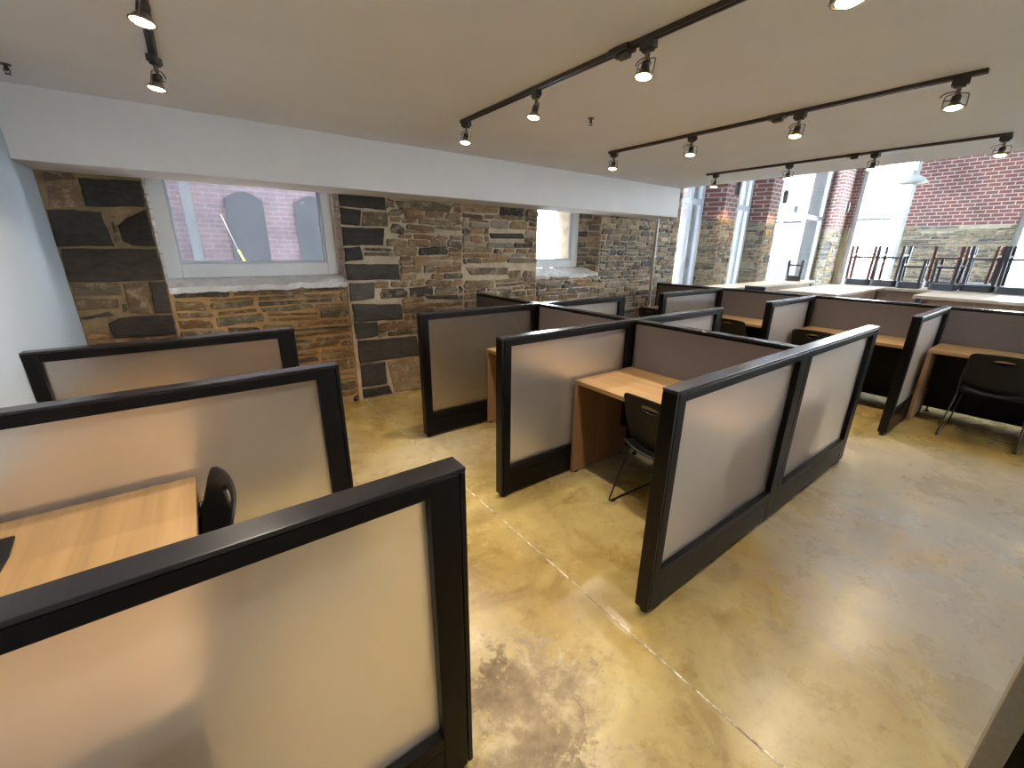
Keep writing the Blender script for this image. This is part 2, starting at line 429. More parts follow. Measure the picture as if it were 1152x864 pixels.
DARK = [(.042, .036, .033, .0), (.05, .043, .039, .04), (.054, .045, .04, .0)]
BROWN = [(0.22, 0.135, 0.065), (0.275, 0.175, 0.086), (0.187, 0.125, 0.069), (0.187, 0.14, 0.09), (0.127, 0.1, 0.073), (0.061, 0.05, 0.04), (0.319, 0.205, 0.103), (0.253, 0.17, 0.099), (0.22, 0.12, 0.06)]
LIGHT = [(.36, .29, .22), (.31, .26, .21), (.27, .215, .16), (.22, .19, .155), (.17, .155, .14), (.13, .125, .115), (.30, .24, .18), (.09, .09, .088), (.2, .15, .11), (.16, .15, .125)]
OCHRE = [(.20, .13, .065), (.24, .165, .085), (.16, .11, .06), (.13, .10, .065), (.09, .075, .055), (.21, .12, .05)]
GREENISH = [(.19, .18, .155), (.155, .152, .135), (.22, .205, .17), (.12, .12, .115), (.095, .10, .105), (.24, .215, .165)]

def wall_back():
    mb = MB(); f = YW + .012; bk = YW + .75
    x0, x1 = XL - .3, 6.2
    w1 = (-.205, 1.21, 1.30, 2.30); w2 = (3.68, 4.90, 1.285, 2.30)
    def bx(a, b, c, d, mat='mortar', yf=f): mb.box((a, yf, c), (b, bk, d), mat)
    bx(x0, w1[0], 0, 2.9, 'mortar_brown'); bx(w1[1], w2[0], 0, 2.9)
    bx(w1[0], w1[1], 0, w1[2], 'mortar_warm', f + .02); bx(w1[0], w1[1], w1[3], 2.9)
    bx(w2[0], w2[1], 0, w2[2]); bx(w2[0], w2[1], w2[3], 2.9)
    # right pier with its splayed reveal
    mb.prism([(w2[1], f), (x1, f), (x1, bk), (4.67, bk), (4.67, YW + .30)], 0, 2.9, 'mortar')
    fm = lambda u, v, d: (u, f - d, v)
    fmi = lambda u, v, d: (u, f + .02 - d, v)
    big = {
     'A': ([(-.55, 2.06), (-.21, 2.07), (-.21, 1.89), (-.56, 1.87)], 0), 'B': ([(-.755, 1.84), (-.62, 1.85), (-.48, 1.84), (-.455, 1.6), (-.76, 1.595)], 0),
     'C': ([(-.41, 1.75), (-.31, 1.82), (-.215, 1.87), (-.212, 1.6), (-.35, 1.605), (-.4, 1.64)], 0), 'D': ([(-.75, 1.585), (-.212, 1.585), (-.21, 1.345), (-.76, 1.345)], 0),
     'H2': ([(-.72, 2.0), (-.575, 2.02), (-.585, 1.87), (-.75, 1.85)], 2), 'T0': ([(-.73, 2.085), (-.57, 2.085), (-.56, 2.05), (-.73, 2.02)], 1),
     'E': ([(-.315, 1.335), (-.21, 1.33), (-.215, 1.08), (-.325, 1.08)], 0), 'F': ([(-.62, 1.03), (-.55, 1.065), (-.45, 1.075), (-.215, 1.065), (-.21, .9), (-.61, .91)], 0),
     'G': ([(-.47, 1.33), (-.335, 1.325), (-.335, 1.08), (-.475, 1.1)], 2), 'Hh': ([(-.755, 1.34), (-.485, 1.33), (-.49, 1.24), (-.755, 1.25)], 2),
     'I': ([(-.755, 1.23), (-.52, 1.21), (-.53, 1.145), (-.755, 1.14)], 2), 'J': ([(-.76, 1.09), (-.59, 1.12), (-.57, 1.09), (-.73, 1.07)], 0),
     'Q1': ([(1.22, 2.1), (1.67, 2.1), (1.67, 1.975), (1.22, 1.985)], 0), 'Q2': ([(1.215, 1.975), (1.42, 1.96), (1.39, 1.815), (1.215, 1.82)], 0),
     'Q3': ([(1.215, 1.80), (1.64, 1.80), (1.615, 1.635), (1.215, 1.625)], 0), 'Q4': ([(1.22, 1.605), (1.37, 1.62), (1.4, 1.49), (1.215, 1.475)], 0),
     'Q5': ([(1.215, 1.455), (1.76, 1.445), (1.77, 1.285), (1.215, 1.295)], 4), 'Q6': ([(1.23, 1.265), (1.49, 1.265), (1.47, 1.1), (1.22, 1.08)], 4),
     'Q7': ([(1.23, 1.06), (1.76, 1.025), (1.77, .855), (1.24, .875)], 4), 'Q8': ([(1.23, .86), (1.48, .85), (1.48, .705), (1.24, .69)], 4),
     'Q9': ([(1.25, .67), (1.91, .65), (1.95, .425), (1.25, .425)], 0), 'Q10': ([(1.25, .405), (1.53, .405), (1.53, .145), (1.25, .155)], 0),
     'Q11': ([(1.25, .13), (1.55, .12), (1.58, .025), (1.25, .03)], 0), 'R': ([(1.55, .4), (2.0, .41), (2.02, .0), (1.6, .03)], 3),
     'M1': ([(1.43, 1.95), (1.69, 1.96), (1.68, 1.82), (1.41, 1.815)], 2), 
     
     'M5': ([(2.58, 1.4), (3.21, 1.385), (3.22, 1.3), (2.66, 1.31)], 2), 'M6': ([(2.04, 1.1), (2.47, 1.085), (2.5, 1.03), (2.09, 1.06)], 0),
     
     'M9': ([(1.77, 2.07), (2.12, 2.1), (2.44, 2.06), (2.39, 1.99), (1.83, 1.98)], 2), 'M10': ([(2.93, 1.79), (3.44, 1.8), (3.47, 1.74), (2.95, 1.73)], 4)}
    rg = random.Random(3); blocks = []
    for k, (poly, ty) in big.items():
        us = [p[0] for p in poly]; vs = [p[1] for p in poly]
        blocks.append((min(us), max(us), min(vs), max(vs)))
        col = [pick(DARK, rg), (.12, .08, .05), pick([(.12, .085, .05), (.145, .10, .06)], rg), (.25, .18, .10), pick([(.075, .07, .066, .05), (.088, .08, .074, .0)], rg)][ty]
        stone(mb, poly, fm, .02 if ty in (0, 4) else .014, col, rough=.004, rg=rg)
    for P in rubble(XL, w1[0], 0, 2.09, blocks, (.07, .13), (.15, .4), .005, rg): stone(mb, P, fm, rg.uniform(.004, .022), pick(OCHRE if P[0][1] < .9 else BROWN, rg), rg=rg)
    for P in rubble(w1[0], w1[1], 0, w1[2] - .02, (), (.055, .115), (.22, .6), .010, rg): stone(mb, P, fmi, rg.uniform(.004, .022), pick(OCHRE, rg), rg=rg)
    for P in rubble(w1[1], 2.55, 0, 2.10, blocks, (.05, .11), (.14, .45), .005, rg): stone(mb, P, fm, rg.uniform(.003, .03), pick(BROWN, rg), rg=rg)
    for P in rubble(2.55, w2[0], 0, 2.10, blocks, (.05, .115), (.14, .48), .005, rg): stone(mb, P, fm, rg.uniform(.003, .03), pick(BROWN + LIGHT[1:4], rg), rg=rg)
    for P in rubble(w2[0], w2[1], 0, w2[2] - .02, (), (.05, .10), (.12, .4), .005, rg): stone(mb, P, fm, rg.uniform(.003, .03), pick(BROWN[:4] + LIGHT, rg), rg=rg)
    for P in rubble(w2[1], 6.18, 0, 2.10, (), (.045, .10), (.09, .32), .005, rg): stone(mb, P, fm, rg.uniform(.003, .028), pick(LIGHT, rg), rg=rg)
    # reveals: window one (right and left side, white sky light put into the stone colour), window two (splayed right side)
    rv = lambda u, v, d: (w1[1] - d, f + u, v)
    for P in rubble(0.0, .17, 1.31, 2.12, (), (.08, .2), (.16, .2), .006, rg): stone(mb, P, rv, .012, (.62, .60, .60), rg=rg)
    rv1 = lambda u, v, d: (w1[0] + d, f + u, v)
    for P in rubble(0.0, .17, 1.31, 2.12, (), (.08, .2), (.16, .2), .006, rg): stone(mb, P, rv1, .012, (.62, .60, .60), rg=rg)
    a = Vector((w2[1], f, 0)); b = Vector((4.67, YW + .30, 0)); t = (b - a).normalized(); nn = Vector((-t.y, t.x, 0))
    if nn.x > 0: nn = -nn
    rv2 = lambda u, v, d: tuple(a + t * u + nn * d + Vector((0, 0, v)))
    for P in rubble(0, .36, 1.3, 2.12, (), (.05, .1), (.1, .3), .005, rg): stone(mb, P, rv2, .012, pick(LIGHT, rg), rg=rg)
    struct(mb.build('wall_back'))
    # rough stone sills, white window light put into their colour
    for nm, xa, xb, za, zb, dep in (('trim_1', w1[0] + .005, w1[1] - .005, 1.285, 1.345, .2), ('trim_2', w2[0] - .02, w2[1] - .02, 1.275, 1.358, .28)):
        s = MB(); nx, ny = 44, 8; vs = []
        for j in range(ny + 1):
            for i in range(nx + 1):
                u = xa + (xb - xa) * i / nx; q = j / ny
                z = za + (zb - za) * min(1, q * 1.5) + noise.noise((u * 7, q * 2, 3)) * .018 + noise.noise((u * 26, q * 6, 1)) * .012
                vs.append((u, YW - .012 + dep * q + noise.noise((u * 12, 5, q)) * .008 * (j == 0), min(z, zb + .002)))
        fs = [(j * (nx + 1) + i, j * (nx + 1) + i + 1, (j + 1) * (nx + 1) + i + 1, (j + 1) * (nx + 1) + i) for j in range(ny) for i in range(nx)]
        s.add(vs, fs, 'mortar_sky_lit', False)
        o = len(vs); s.add([(v[0], v[1] + .004, v[2] - .05) for v in vs[:nx + 1]] + vs[:nx + 1], [(i, i + 1, nx + 2 + i, nx + 1 + i) for i in range(nx)], 'mortar_sky_lit')
        struct(s.build(nm))
wall_back()

def small_window(name, x0, x1, z0, z1, y, fw=.105, fb=.115):
    m = MB(); d = .07
    m.box((x0, y, z0), (x0 + fw, y + d, z1)); m.box((x1 - fw, y, z0), (x1, y + d, z1))
    m.box((x0 + fw, y, z0), (x1 - fw, y + d, z0 + fb)); m.box((x0 + fw, y, z1 - fw), (x1 - fw, y + d, z1))
    o = struct(m.build(name, 'vinyl', bevel=.006))
    s = MB(); a, b, c, e = x0 + fw, x1 - fw, z0 + fb, z1 - fw; k = .022
    s.box((a, y + .012, c), (a + k, y + .05, e)); s.box((b - k, y + .012, c), (b, y + .05, e)); s.box((a + k, y + .012, c), (b - k, y + .05, c + k)); s.box((a + k, y + .012, e - k), (b - k, y + .05, e))
    s.build('sash', 'alu', o, bevel=.003)
    g = MB(); g.box((a + k, y + .034, c + k), (b - k, y + .040, e - k)); g.build('window_pane', 'glass', o)
small_window('window_1', -.195, 1.185, 1.347, 2.28, YW + .15)
small_window('window_2', 3.60, 4.67, 1.36, 2.28, YW + .25, .125, .10)

# hall wall past the pipe: stone below, brick above, three tall windows
def hall_walls():
    rg = random.Random(11)
    ZB = 2.215
    mb = MB(); f = YW + .01; bk = 5.25
    def pier(poly, z0=0):
        mb.prism(poly, z0, ZB, 'mortar_grey'); mb.prism(poly, ZB, HT, 'brick')
    pier([(6.2, f), (6.845, f), (6.845, bk), (6.2, bk)])
    pier([(8.24, f), (8.72, f), (8.72, bk), (8.06, bk), (8.06, 4.80)])
    pier([(10.06, f), (10.52, f), (10.52, bk), (9.91, bk), (9.91, 4.80)])
    pier([(14.05, f), (15.3, f), (15.3, bk), (14.13, bk), (14.13, 4.80)])
    for a, b in ((6.845, 8.06), (8.72, 9.91), (10.52, 14.13)):
        mb.box((a, f + .04, 0), (b, bk, .55), 'mortar_grey'); mb.box((a, f, 4.25), (b, bk, HT), 'brick')
    fm = lambda u, v, d: (u, f - d, v)
    def face(p, q, z0, z1, pal, hr=(.05, .10), wr=(.12, .4), skip=.0):
        a = Vector((*p, 0)); b = Vector((*q, 0)); t = (b - a); ln = t.length; t.normalize(); nn = Vector((t.y, -t.x, 0))
        g = lambda u, v, d: tuple(a + t * u + nn * d + Vector((0, 0, v)))
        for P in rubble(0, ln, z0, z1, (), hr, wr, .004, rg): stone(mb, P, g, rg.uniform(.003, .028), pick(pal, rg), rg=rg)
    face((6.2, f), (6.845, f), .6, 2.6, LIGHT, (.04, .09), (.08, .25))
    for (c, e, g) in ((8.24, 8.72, 8.06), (10.06, 10.52, 9.91), (14.05, 14.79, 14.13)):
        face((c, f), (e, f), .6, ZB, GREENISH + OCHRE[:2]); face((g, 4.80), (c, f), .6, ZB, GREENISH, (.05, .11), (.12, .4))
    struct(mb.build('wall_hall_side'))
    # far wall
    mb2 = MB(); xf = XR; xb = XR + .45
    ops = [(4.30, 3.15), (1.245, .10), (-1.80, -2.95), (-3.7, -4.85)]  # last two openings are out of view, added to bring in daylight
    edges = [YW + .01] + [v for o in ops for v in o] + [YB - .2]
    for i in range(0, len(edges), 2):
        ya, yb = edges[i], edges[i + 1]
        mb2.box((xf, yb, 0), (xb, ya, ZB + .03), 'mortar_grey'); mb2.box((xf, yb, ZB + .03), (xb, ya, HT), 'brick')
        def g(u, v, d, ya=ya): return (xf - d, ya - u, v)
        if ya - yb > .2 and i < 5:
            for P in rubble(0, ya - yb, .6, ZB + .03, (), (.035, .085), (.25, .8), .004, rg): stone(mb2, P, g, rg.uniform(.006, .025), pick(GREENISH, rg), rg=rg)
    for a, b in ops:
        mb2.box((xf + .04, b, 0), (xb, a, .55), 'mortar_grey'); mb2.box((xf, b, 4.25), (xb, a, HT), 'brick')
    struct(mb2.build('wall_far'))
    return ops
OPS = hall_walls()

def tall_window(name, p, q, z0, z1, muls, transom, jamb=.09, hz=.05):
    """window between plan points p and q (left to right seen from inside)"""
    a = Vector((*p, 0)); b = Vector((*q, 0)); t = b - a; ln = t.length; t.normalize(); nn = Vector((t.y, -t.x, 0))
    rz = math.atan2(t.y, t.x)
    def bar(m, u0, u1, zz0, zz1, d0=-.03, d1=.05): m.box((u0, -d1, zz0), (u1, -d0, zz1))
    m = MB()
    bar(m, 0, jamb, z0, z1); bar(m, ln - jamb, ln, z0, z1); bar(m, jamb, ln - jamb, z0, z0 + .07); bar(m, jamb, ln - jamb, z1 - .08, z1)
    o = struct(m.build(name, 'alu', bevel=.006)); o.location = a; o.rotation_euler = (0, 0, rz)
    t_ = MB(); bar(t_, jamb, ln - jamb, transom - hz, transom + hz, -.02, .04); t_.build('transom', 'alu', o, bevel=.004)
    for u in muls:
        k = MB(); bar(k, u - .04, u + .04, z0 + .07, transom - hz, -.02, .04); bar(k, u - .04, u + .04, transom + hz, z1 - .08, -.02, .04); k.build('mullion', 'alu', o, bevel=.004)
    g = MB(); g.box((jamb, 0, z0 + .07), (ln - jamb, .008, z1 - .08)); g.build('window_pane', 'glass', o)
    return o
tall_window('window_3', (6.75, 4.80), (8.06, 4.80), .56, 4.25, [.92], 2.49)
tall_window('window_4', (8.65, 4.80), (9.91, 4.80), .56, 4.25, [.95], 2.49)
tall_window('window_5', (10.45, 4.80), (14.13, 4.80), .56, 4.25, [1.2, 2.5], 2.48, .12)
for i, (a, b) in enumerate(OPS):
    tall_window('window_%d' % (6 + i), (XR + .16, a), (XR + .16, b), .56, 4.25, [], 2.47, .10, .028)

# ------------------------------------------------------------------ rest of the shell
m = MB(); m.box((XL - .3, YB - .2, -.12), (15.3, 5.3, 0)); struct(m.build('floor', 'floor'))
m = MB(); nseg = 60
for (x0, y0, x1, y1) in ((1.270, YB, 1.279, YW), (5.9, YB, 5.91, YW)):
    m.box((x0, y0, -.02), (x1, y1, .0012))
struct(m.build('trim_3', 'joint'))
m = MB(); m.box((XL - .3, YB - .2, CZ), (XE, YW + .75, CZ + .35)); struct(m.build('ceiling', 'ceiling'))
m = MB(); m.box((XL, SY, SZ), (XE, YW + .012, CZ)); struct(m.build('trim_4', 'soffit', bevel=.004))
m = MB(); m.box((XE - .2, YB - .2, CZ + .35), (XE, YW + .75, HT)); struct(m.build('trim_5', 'ceiling'))
m = MB(); m.box((-16, YW + .3, 2.9), (6.2, YW + .75, 15)); m.box((-16, YW + .3, -.12), (XL - .3, YW + .75, 2.9)); m.box((6.2, YW + .3, HT + .3), (15.3, 5.25, 12)); struct(m.build('wall_alley_shade', 'brick_out'))  # unseen upper walls added to shade the alley from the sky
m = MB(); m.box((XE - .2, YB - .2, HT), (15.3, 5.3, HT + .3)); struct(m.build('ceiling_hall', 'ceiling'))
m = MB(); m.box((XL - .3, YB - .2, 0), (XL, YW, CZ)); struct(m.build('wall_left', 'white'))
m = MB(); FILL_OPENINGS = [(3.7, 5.3, .85, 2.3)]; xa = XL - .3  # unseen window opening added as daylight fill for ceiling and soffit
for a, b, c, d in FILL_OPENINGS:
    m.box((xa, YB - .3, 0), (a, YB, HT)); m.box((a, YB - .3, 0), (b, YB, c)); m.box((a, YB - .3, d), (b, YB, HT)); xa = b
m.box((xa, YB - .3, 0), (15.3, YB, HT)); struct(m.build('wall_front', 'white'))
for i, (a, b, c, d) in enumerate(FILL_OPENINGS): tall_window('window_%d' % (10 + i), (b, YB - .12), (a, YB - .12), c + .01, d, [(b - a) / 2], c + (d - c) * .55, .07, .03)
m = MB(); m.tube([(6.185, YW - .03, 0), (6.185, YW - .03, 3.2)], .017, 10); o = m.build('wall_pipe', 'pipe')
for z in (.7, 1.5): k = MB(); k.box((6.155, YW - .05, z), (6.215, YW, z + .03)); k.build('pipe_clamp', 'pipe', o)
tag(o, 'slim metal pipe running up the stone wall where the ledge ends', 'pipe')

# ------------------------------------------------------------------ cubicle dividers
def divider(label, loc, ln, ends=('post', None), group='frosted cubicle dividers', foot_at=None):
    """along local +X from the origin; the face seen is local -Y"""
    t = thing('cubicle_divider', label, 'divider', loc, 0, group)
    h = PT / 2; lo = .03
    a = .016 if ends[0] else 0; b = ln - (.016 if ends[1] else 0)
    sa, sb = a + .057, b - .082 if ends[1] else b - .10
    f = MB()
    f.box((a + .003, -h, lo), (sa, h, PH - .014)); f.box((sb, -h, lo), (b - (.003 if ends[1] else 0), h, PH - .014))
    f.box((sa, -h, 1.053), (sb, h, PH - .014)); f.box((sa, -h, .170), (sb, h, .222))
    f.build('frame', 'black', t, bevel=.003)
    k = MB(); k.box((sa, -h + .002, lo), (sb, h - .002, .167)); k.build('kick_panel', 'black', t, bevel=.002)
    g = MB(); g.box((sa - .004, -.003, .218), (sb + .004, .003, 1.057)); o = g.build('frosted_pane', 'frosted', t); o['label'] = 'frosted glass pane'
    c = MB(); c.box((0, -h - .001, PH - .012), (ln, h + .001, PH)); c.build('top_cap', 'cap', t, bevel=.002)
    for e, x in ((ends[0], 0), (ends[1], ln - .016)):
        if e: p = MB(); p.box((x, -h, lo), (x + .016, h, PH - .013)); p.build('end_trim', 'black_end', t, bevel=.003)
    for x in (foot_at or ((.035,) if ends[0] else ()) + ((ln - .035,) if ends[1] else (ln - .12,))):
        q = MB(); q.lathe([(.021, 0), (.021, .012), (.009, .016), (.009, .04)], 14, (x, 0, 0)); q.build('levelling_foot', 'steel_black', t)
    return t

y1, y2, y3 = 3.170, 2.0175, .8525
XI, XM, XIR = 1.398, 2.684, 3.965
lm = 'frosted divider'
divider('black framed frosted divider nearest the camera, beside the oak desk end', (XL + .002, .827, 0), .451 - XL - .002, (None, 'post'), 'dividers along the white wall')
divider('black framed frosted divider behind the desk that holds the black folder', (XL + .002, 1.964, 0), .451 - XL - .002, (None, 'post'), 'dividers along the white wall')
divider('frosted divider under the wide window, last of three along the white wall', (XL + .002, 3.025, 0), .451 - XL - .002, (None, 'post'), 'dividers along the white wall')
for y, A, B in ((y1, 'frosted divider of the middle island nearest the stone wall, aisle half', 'frosted divider of the middle island nearest the stone wall, half toward the hall'),
                (y2, 'frosted divider in the middle of the island, on the aisle side of its spine', 'frosted divider in the middle of the island, on the hall side of its spine'),
                (y3, 'large front frosted divider of the island, end post by the floor joint', 'frosted divider catching window light at the front corner of the island')):
    divider(A, (XI, y, 0), XM - XI, ('post', None), 'island dividers')
    divider(B, (XM, y, 0), XIR - XM, (None, 'post'), 'island dividers')
F0 = 4.873; SF = 6.066
for y, A, l0 in ((3.117, 'farthest frosted divider of the back row, by the pipe on the stone wall', F0 - .24), (1.962, 'frosted divider in the middle of the back row of cubicles', F0), (.782, 'frosted divider of the back row standing clear of the island, seen edge-on', F0)):
    divider(A, (l0, y, 0), SF - l0, ('post', None), 'back row dividers')

def spine(label, x, ya, yb, end=None, group='fabric spine panels'):
    t = thing('cubicle_spine', label, 'divider', (x, ya, 0), 0, group)
    ln = yb - ya; w = .069; lo = .055
    f = MB(); f.box((.006, 0, lo), (w - .006, ln, PH - .014)); f.build('frame', 'black', t, bevel=.002)
    for sx, a, b in ((0, -.001, .007), (1, w - .007, w + .001)):
        p = MB(); p.box((a, .012, .44), (b, ln - (.022 if end else .012), PH - .030)); o = p.build('fabric_panel', 'fabric', t, bevel=.003); o['label'] = 'taupe fabric panel'
    c = MB(); c.box((0, 0, PH - .012), (w, ln, PH)); c.build('top_cap', 'cap', t, bevel=.002)
    for y in (.1, ln - .1):
        q = MB(); q.lathe([(.021, 0), (.021, .012), (.009, .016), (.009, .08)], 12, (w / 2, y, 0)); q.build('levelling_foot', 'steel_black', t)
    return t
h = PT / 2 + .001
SX = 2.650
spine('taupe fabric spine panel behind the front island desk', SX, y3 + h, y2 - h)
spine('taupe fabric spine panel between the middle and rear island dividers', SX, y2 + h, y1 - h)
spine('taupe fabric spine panel at the stone wall end of the island', SX, y1 + h, 4.305, True)
spine('dark fabric spine panel of the back row beside the wall pipe', SF + .001, 3.117, 4.197, True)
spine('fabric spine panel of the back row behind the chair with the pale desk strip', SF + .001, 1.962, 3.116)
spine('wide fabric spine panel of the back row seen above the front island divider', SF + .001, .782, 1.961)
spine('fabric spine panel of the back row behind the rightmost desk', SF + .001, -.40, .781)
spine('fabric spine panel of the back row running out of view past the rightmost desk', SF + .001, -1.58, -.401)

# free panel by the camera's right
t = thing('cubicle_screen', 'black panel with a taupe edge strip in the lower right corner', 'divider', (1.40, -.14, 0))
p = MB(); p.box((0, -1.1, .03), (.05, -.047, PH)); p.build('screen_panel', 'black', t, bevel=.002)
p = MB(); p.box((-.002, -.046, .03), (.05, 0, PH)); o = p.build('edge_trim', 'laminate', t, bevel=.002); o['label'] = 'taupe edge strip'
for y in (-.9, -.05): q = MB(); q.lathe([(.02, 0), (.02, .012), (.009, .016), (.009, .04)], 12, (.025, y, 0)); q.build('levelling_foot', 'steel_black', t)

# ------------------------------------------------------------------ desks
def desk(label, x0, x1, ya, yb, front):
    """front = -1: user sits on the low-x side, +1: on the high-x side"""
    t = thing('study_desk', label, 'desk', ((x0 + x1) / 2, (ya + yb) / 2, 0), 0, 'oak study desks')
    a, b = -(x1 - x0) / 2, (x1 - x0) / 2; c, d = -(yb - ya) / 2, (yb - ya) / 2
    m = MB(); m.box((a, c, .710), (b, d, .740)); m.build('desk_top', 'oak', t, bevel=.002)
    for y, s in ((c, 1), (d, -1)):
        k = MB(); k.box((a + .004, y, .012), (b - .004, y + s * .028, .709)); sp_ = k.build('side_panel', 'oak_v', t, bevel=.002)
        for x in (a + .05, b - .05):
            q = MB(); q.lathe([(.015, 0), (.015, .012)], 10, (x, y + s * .014, 0)); q.build('foot', 'steel_black', sp_)
    bx = b - .09 if front < 0 else a + .09
    k = MB(); k.box((bx - .01, c + .029, .28), (bx + .01, d - .029, .708)); k.build('modesty_panel', 'black', t)
    return t
desk('oak desk between the two nearest dividers along the white wall', XL + .006, -.144, .866, 1.926, 1)
desk('oak desk between the second and third dividers along the white wall', XL + .006, -.144, 2.002, 2.985, 1)
desk('oak desk under the wide window behind the last divider', XL + .006, -.144, 3.064, 4.15, 1)
DI = 2.029
desk('oak desk in the front island cubicle with a black chair tucked in', DI, SX - .004, y3 + .037, y2 - .037, -1)
desk('oak desk in the second island cubicle on the aisle side', DI, SX - .004, y2 + .037, y1 - .037, -1)
desk('oak desk in the front island cubicle on the hall side', 2.724, 3.34, y3 + .037, y2 - .037, 1)
desk('oak desk in the second island cubicle on the hall side', 2.724, 3.34, y2 + .037, y1 - .037, 1)
FD = 5.545
desk('oak desk of the back row by the stone wall pipe', FD, SF - .004, 3.117 + .037, 4.16, -1)
desk('oak desk of the back row next to the one by the pipe', FD, SF - .004, 1.962 + .037, 3.117 - .037, -1)
desk('oak desk of the back row half hidden by the front island divider', FD, SF - .004, .782 + .037, 1.962 - .037, -1)
desk('rightmost oak desk of the back row', FD, SF - .004, -.36, .782 - .037, -1)

t = MB(); t.prism([(-.755, 1.60), (-.588, 1.60), (-.588, 1.68), (-.600, 1.79), (-.755, 1.79)], .7405, .752); o = t.build('folder', 'plastic', bevel=.003)
tag(o, 'black folder at the edge of the oak desk by the white wall', 'folder')

# ------------------------------------------------------------------ chairs
def make_chair(label):
    t = thing('stacking_chair', label, 'chair', (0, 0, 0), 0, 'black stacking chairs')
    # backrest: curved sheet with an oval hand slot; local +X is forward
    W, H0, H1 = .445, .505, .805; nu, nv = 44, 30
    idx = {}; vs = []; sc, sr = (0, .752), (.064, .021)
    def surf(y, z):
        q = (z - H0) / (H1 - H0)
        x = -.150 - .135 * q + .03 * q * q - .075 * (1 - (2 * y / W) ** 2) * (.40 + .60 * (1 - q))
        x -= .03 * max(0, q - .8)
        return (x, y, z)
    def width(q): # half width with rounded corners
        w = W / 2 * (1 - .06 * q)
        r = .13
        if q > 1 - r: w *= math.sqrt(max(0.0, 1 - ((q - (1 - r)) / r) ** 2)) * .16 + .84
        if q < .12: w *= .93 + .07 * q / .12
        return w
    for j in range(nv + 1):
        q = j / nv
        for i in range(nu + 1):
            s = 2 * i / nu - 1
            y = s * width(q); z = H0 + (H1 - H0) * q - .03 * (1 - q) * (1 - s * s) + .012 * q * (1 - s * s)
            dx, dz = (y - sc[0]) / sr[0], (z - sc[1]) / sr[1]; r = math.hypot(dx, dz)
            if r < 1.9 and r > .5:   # pull a ring of vertices onto the oval
                if r < 1.35: y = sc[0] + dx / r * sr[0]; z = sc[1] + dz / r * sr[1]
            vs.append(surf(y, z)); idx[i, j] = len(vs) - 1
    fs = []
    for j in range(nv):
        for i in range(nu):
            f = (idx[i, j], idx[i + 1, j], idx[i + 1, j + 1], idx[i, j + 1])
            cy = sum(vs[k][1] for k in f) / 4; cz = sum(vs[k][2] for k in f) / 4
            if ((cy - sc[0]) / sr[0]) ** 2 + ((cz - sc[1]) / sr[1]) ** 2 < .97: continue
            fs.append(f)
    m = MB(); m.add(vs, fs, None, True); b = m.build('backrest', 'plastic', t)
    s = b.modifiers.new('thick', 'SOLIDIFY'); s.thickness = .008; s.offset = 0
    # seat
    nu, nv = 20, 18; vs = []
    for j in range(nv + 1):
        q = j / nv
        for i in range(nu + 1):
            s_ = 2 * i / nu - 1
            w = .225 * (1 - .12 * (1 - q)) * (1 - .25 * max(0, q - .85) ** .5 * abs(s_) ** 3)
            x = -.235 + .465 * q
            z = .445 + .018 * s_ * s_ - .010 * sin(pi * q) - .055 * max(0, q - .78) ** 1.3 * 4 + .16 * max(0, .14 - q)
            x += .018 * (1 - s_ * s_) * (q > .9)
            x -= .045 * (1 - s_ * s_) * max(0, 1 - 3 * q)
            vs.append((x, s_ * w, z))
    fs = [(j * (nu + 1) + i, j * (nu + 1) + i + 1, (j + 1) * (nu + 1) + i + 1, (j + 1) * (nu + 1) + i) for j in range(nv) for i in range(nu)]
    m = MB(); m.add(vs, fs, None, True); b = m.build('seat', 'plastic', t)
    s = b.modifiers.new('thick', 'SOLIDIFY'); s.thickness = .010; s.offset = 0
    # sled frame: one bent rod each side, cross rods under the seat
    for sg in (1, -1):
        f = MB()
        f.tube(fillet([(.13, .19 * sg, .428), (.20, .205 * sg, .40), (.235, .236 * sg, .0075), (-.265, .246 * sg, .0075), (-.13, .215 * sg, .43), (-.150, .224 * sg, .53), (-.205, .216 * sg, .655)], .03, 6), .0062, 8)
        rod = f.build('sled_rod', 'steel_black', t)
        for gx in (.19, -.22): q = MB(); q.tube([(gx - .018, .241 * sg, .0085), (gx + .018, .241 * sg, .0085)], .0085, 10); q.build('glide', 'plastic', rod)
    for x, z in ((.12, .425), (-.12, .427)):
        f = MB(); f.tube([(x, -.205, z), (x, .205, z)], .006, 8); f.build('cross_rod', 'steel_black', t)
    return t
ch = make_chair('black plastic chair with oval hand slot, tucked in at the front island desk')
ch.location = (2.222, 1.285, 0); ch.rotation_euler = (0, 0, R(-2))
dup(ch, (-.322, 1.622, 0), R(186), 'black plastic chair at the oak desk by the white wall')
dup(ch, (5.565, .235, 0), R(0), 'black plastic chair at the rightmost desk of the back row')
dup(ch, (5.525, 1.62, 0), R(1), 'black plastic chair mostly hidden behind the front island divider')
dup(ch, (5.525, 2.54, 0), R(-2), 'black plastic chair at the back row desk beyond the island spine')
dup(ch, (5.525, 3.70, 0), R(-1), 'black plastic chair at the desk nearest the stone wall pipe')
dup(ch, (3.12, 1.36, 0), R(180), 'black plastic chair on the hall side of the island behind frosted glass')

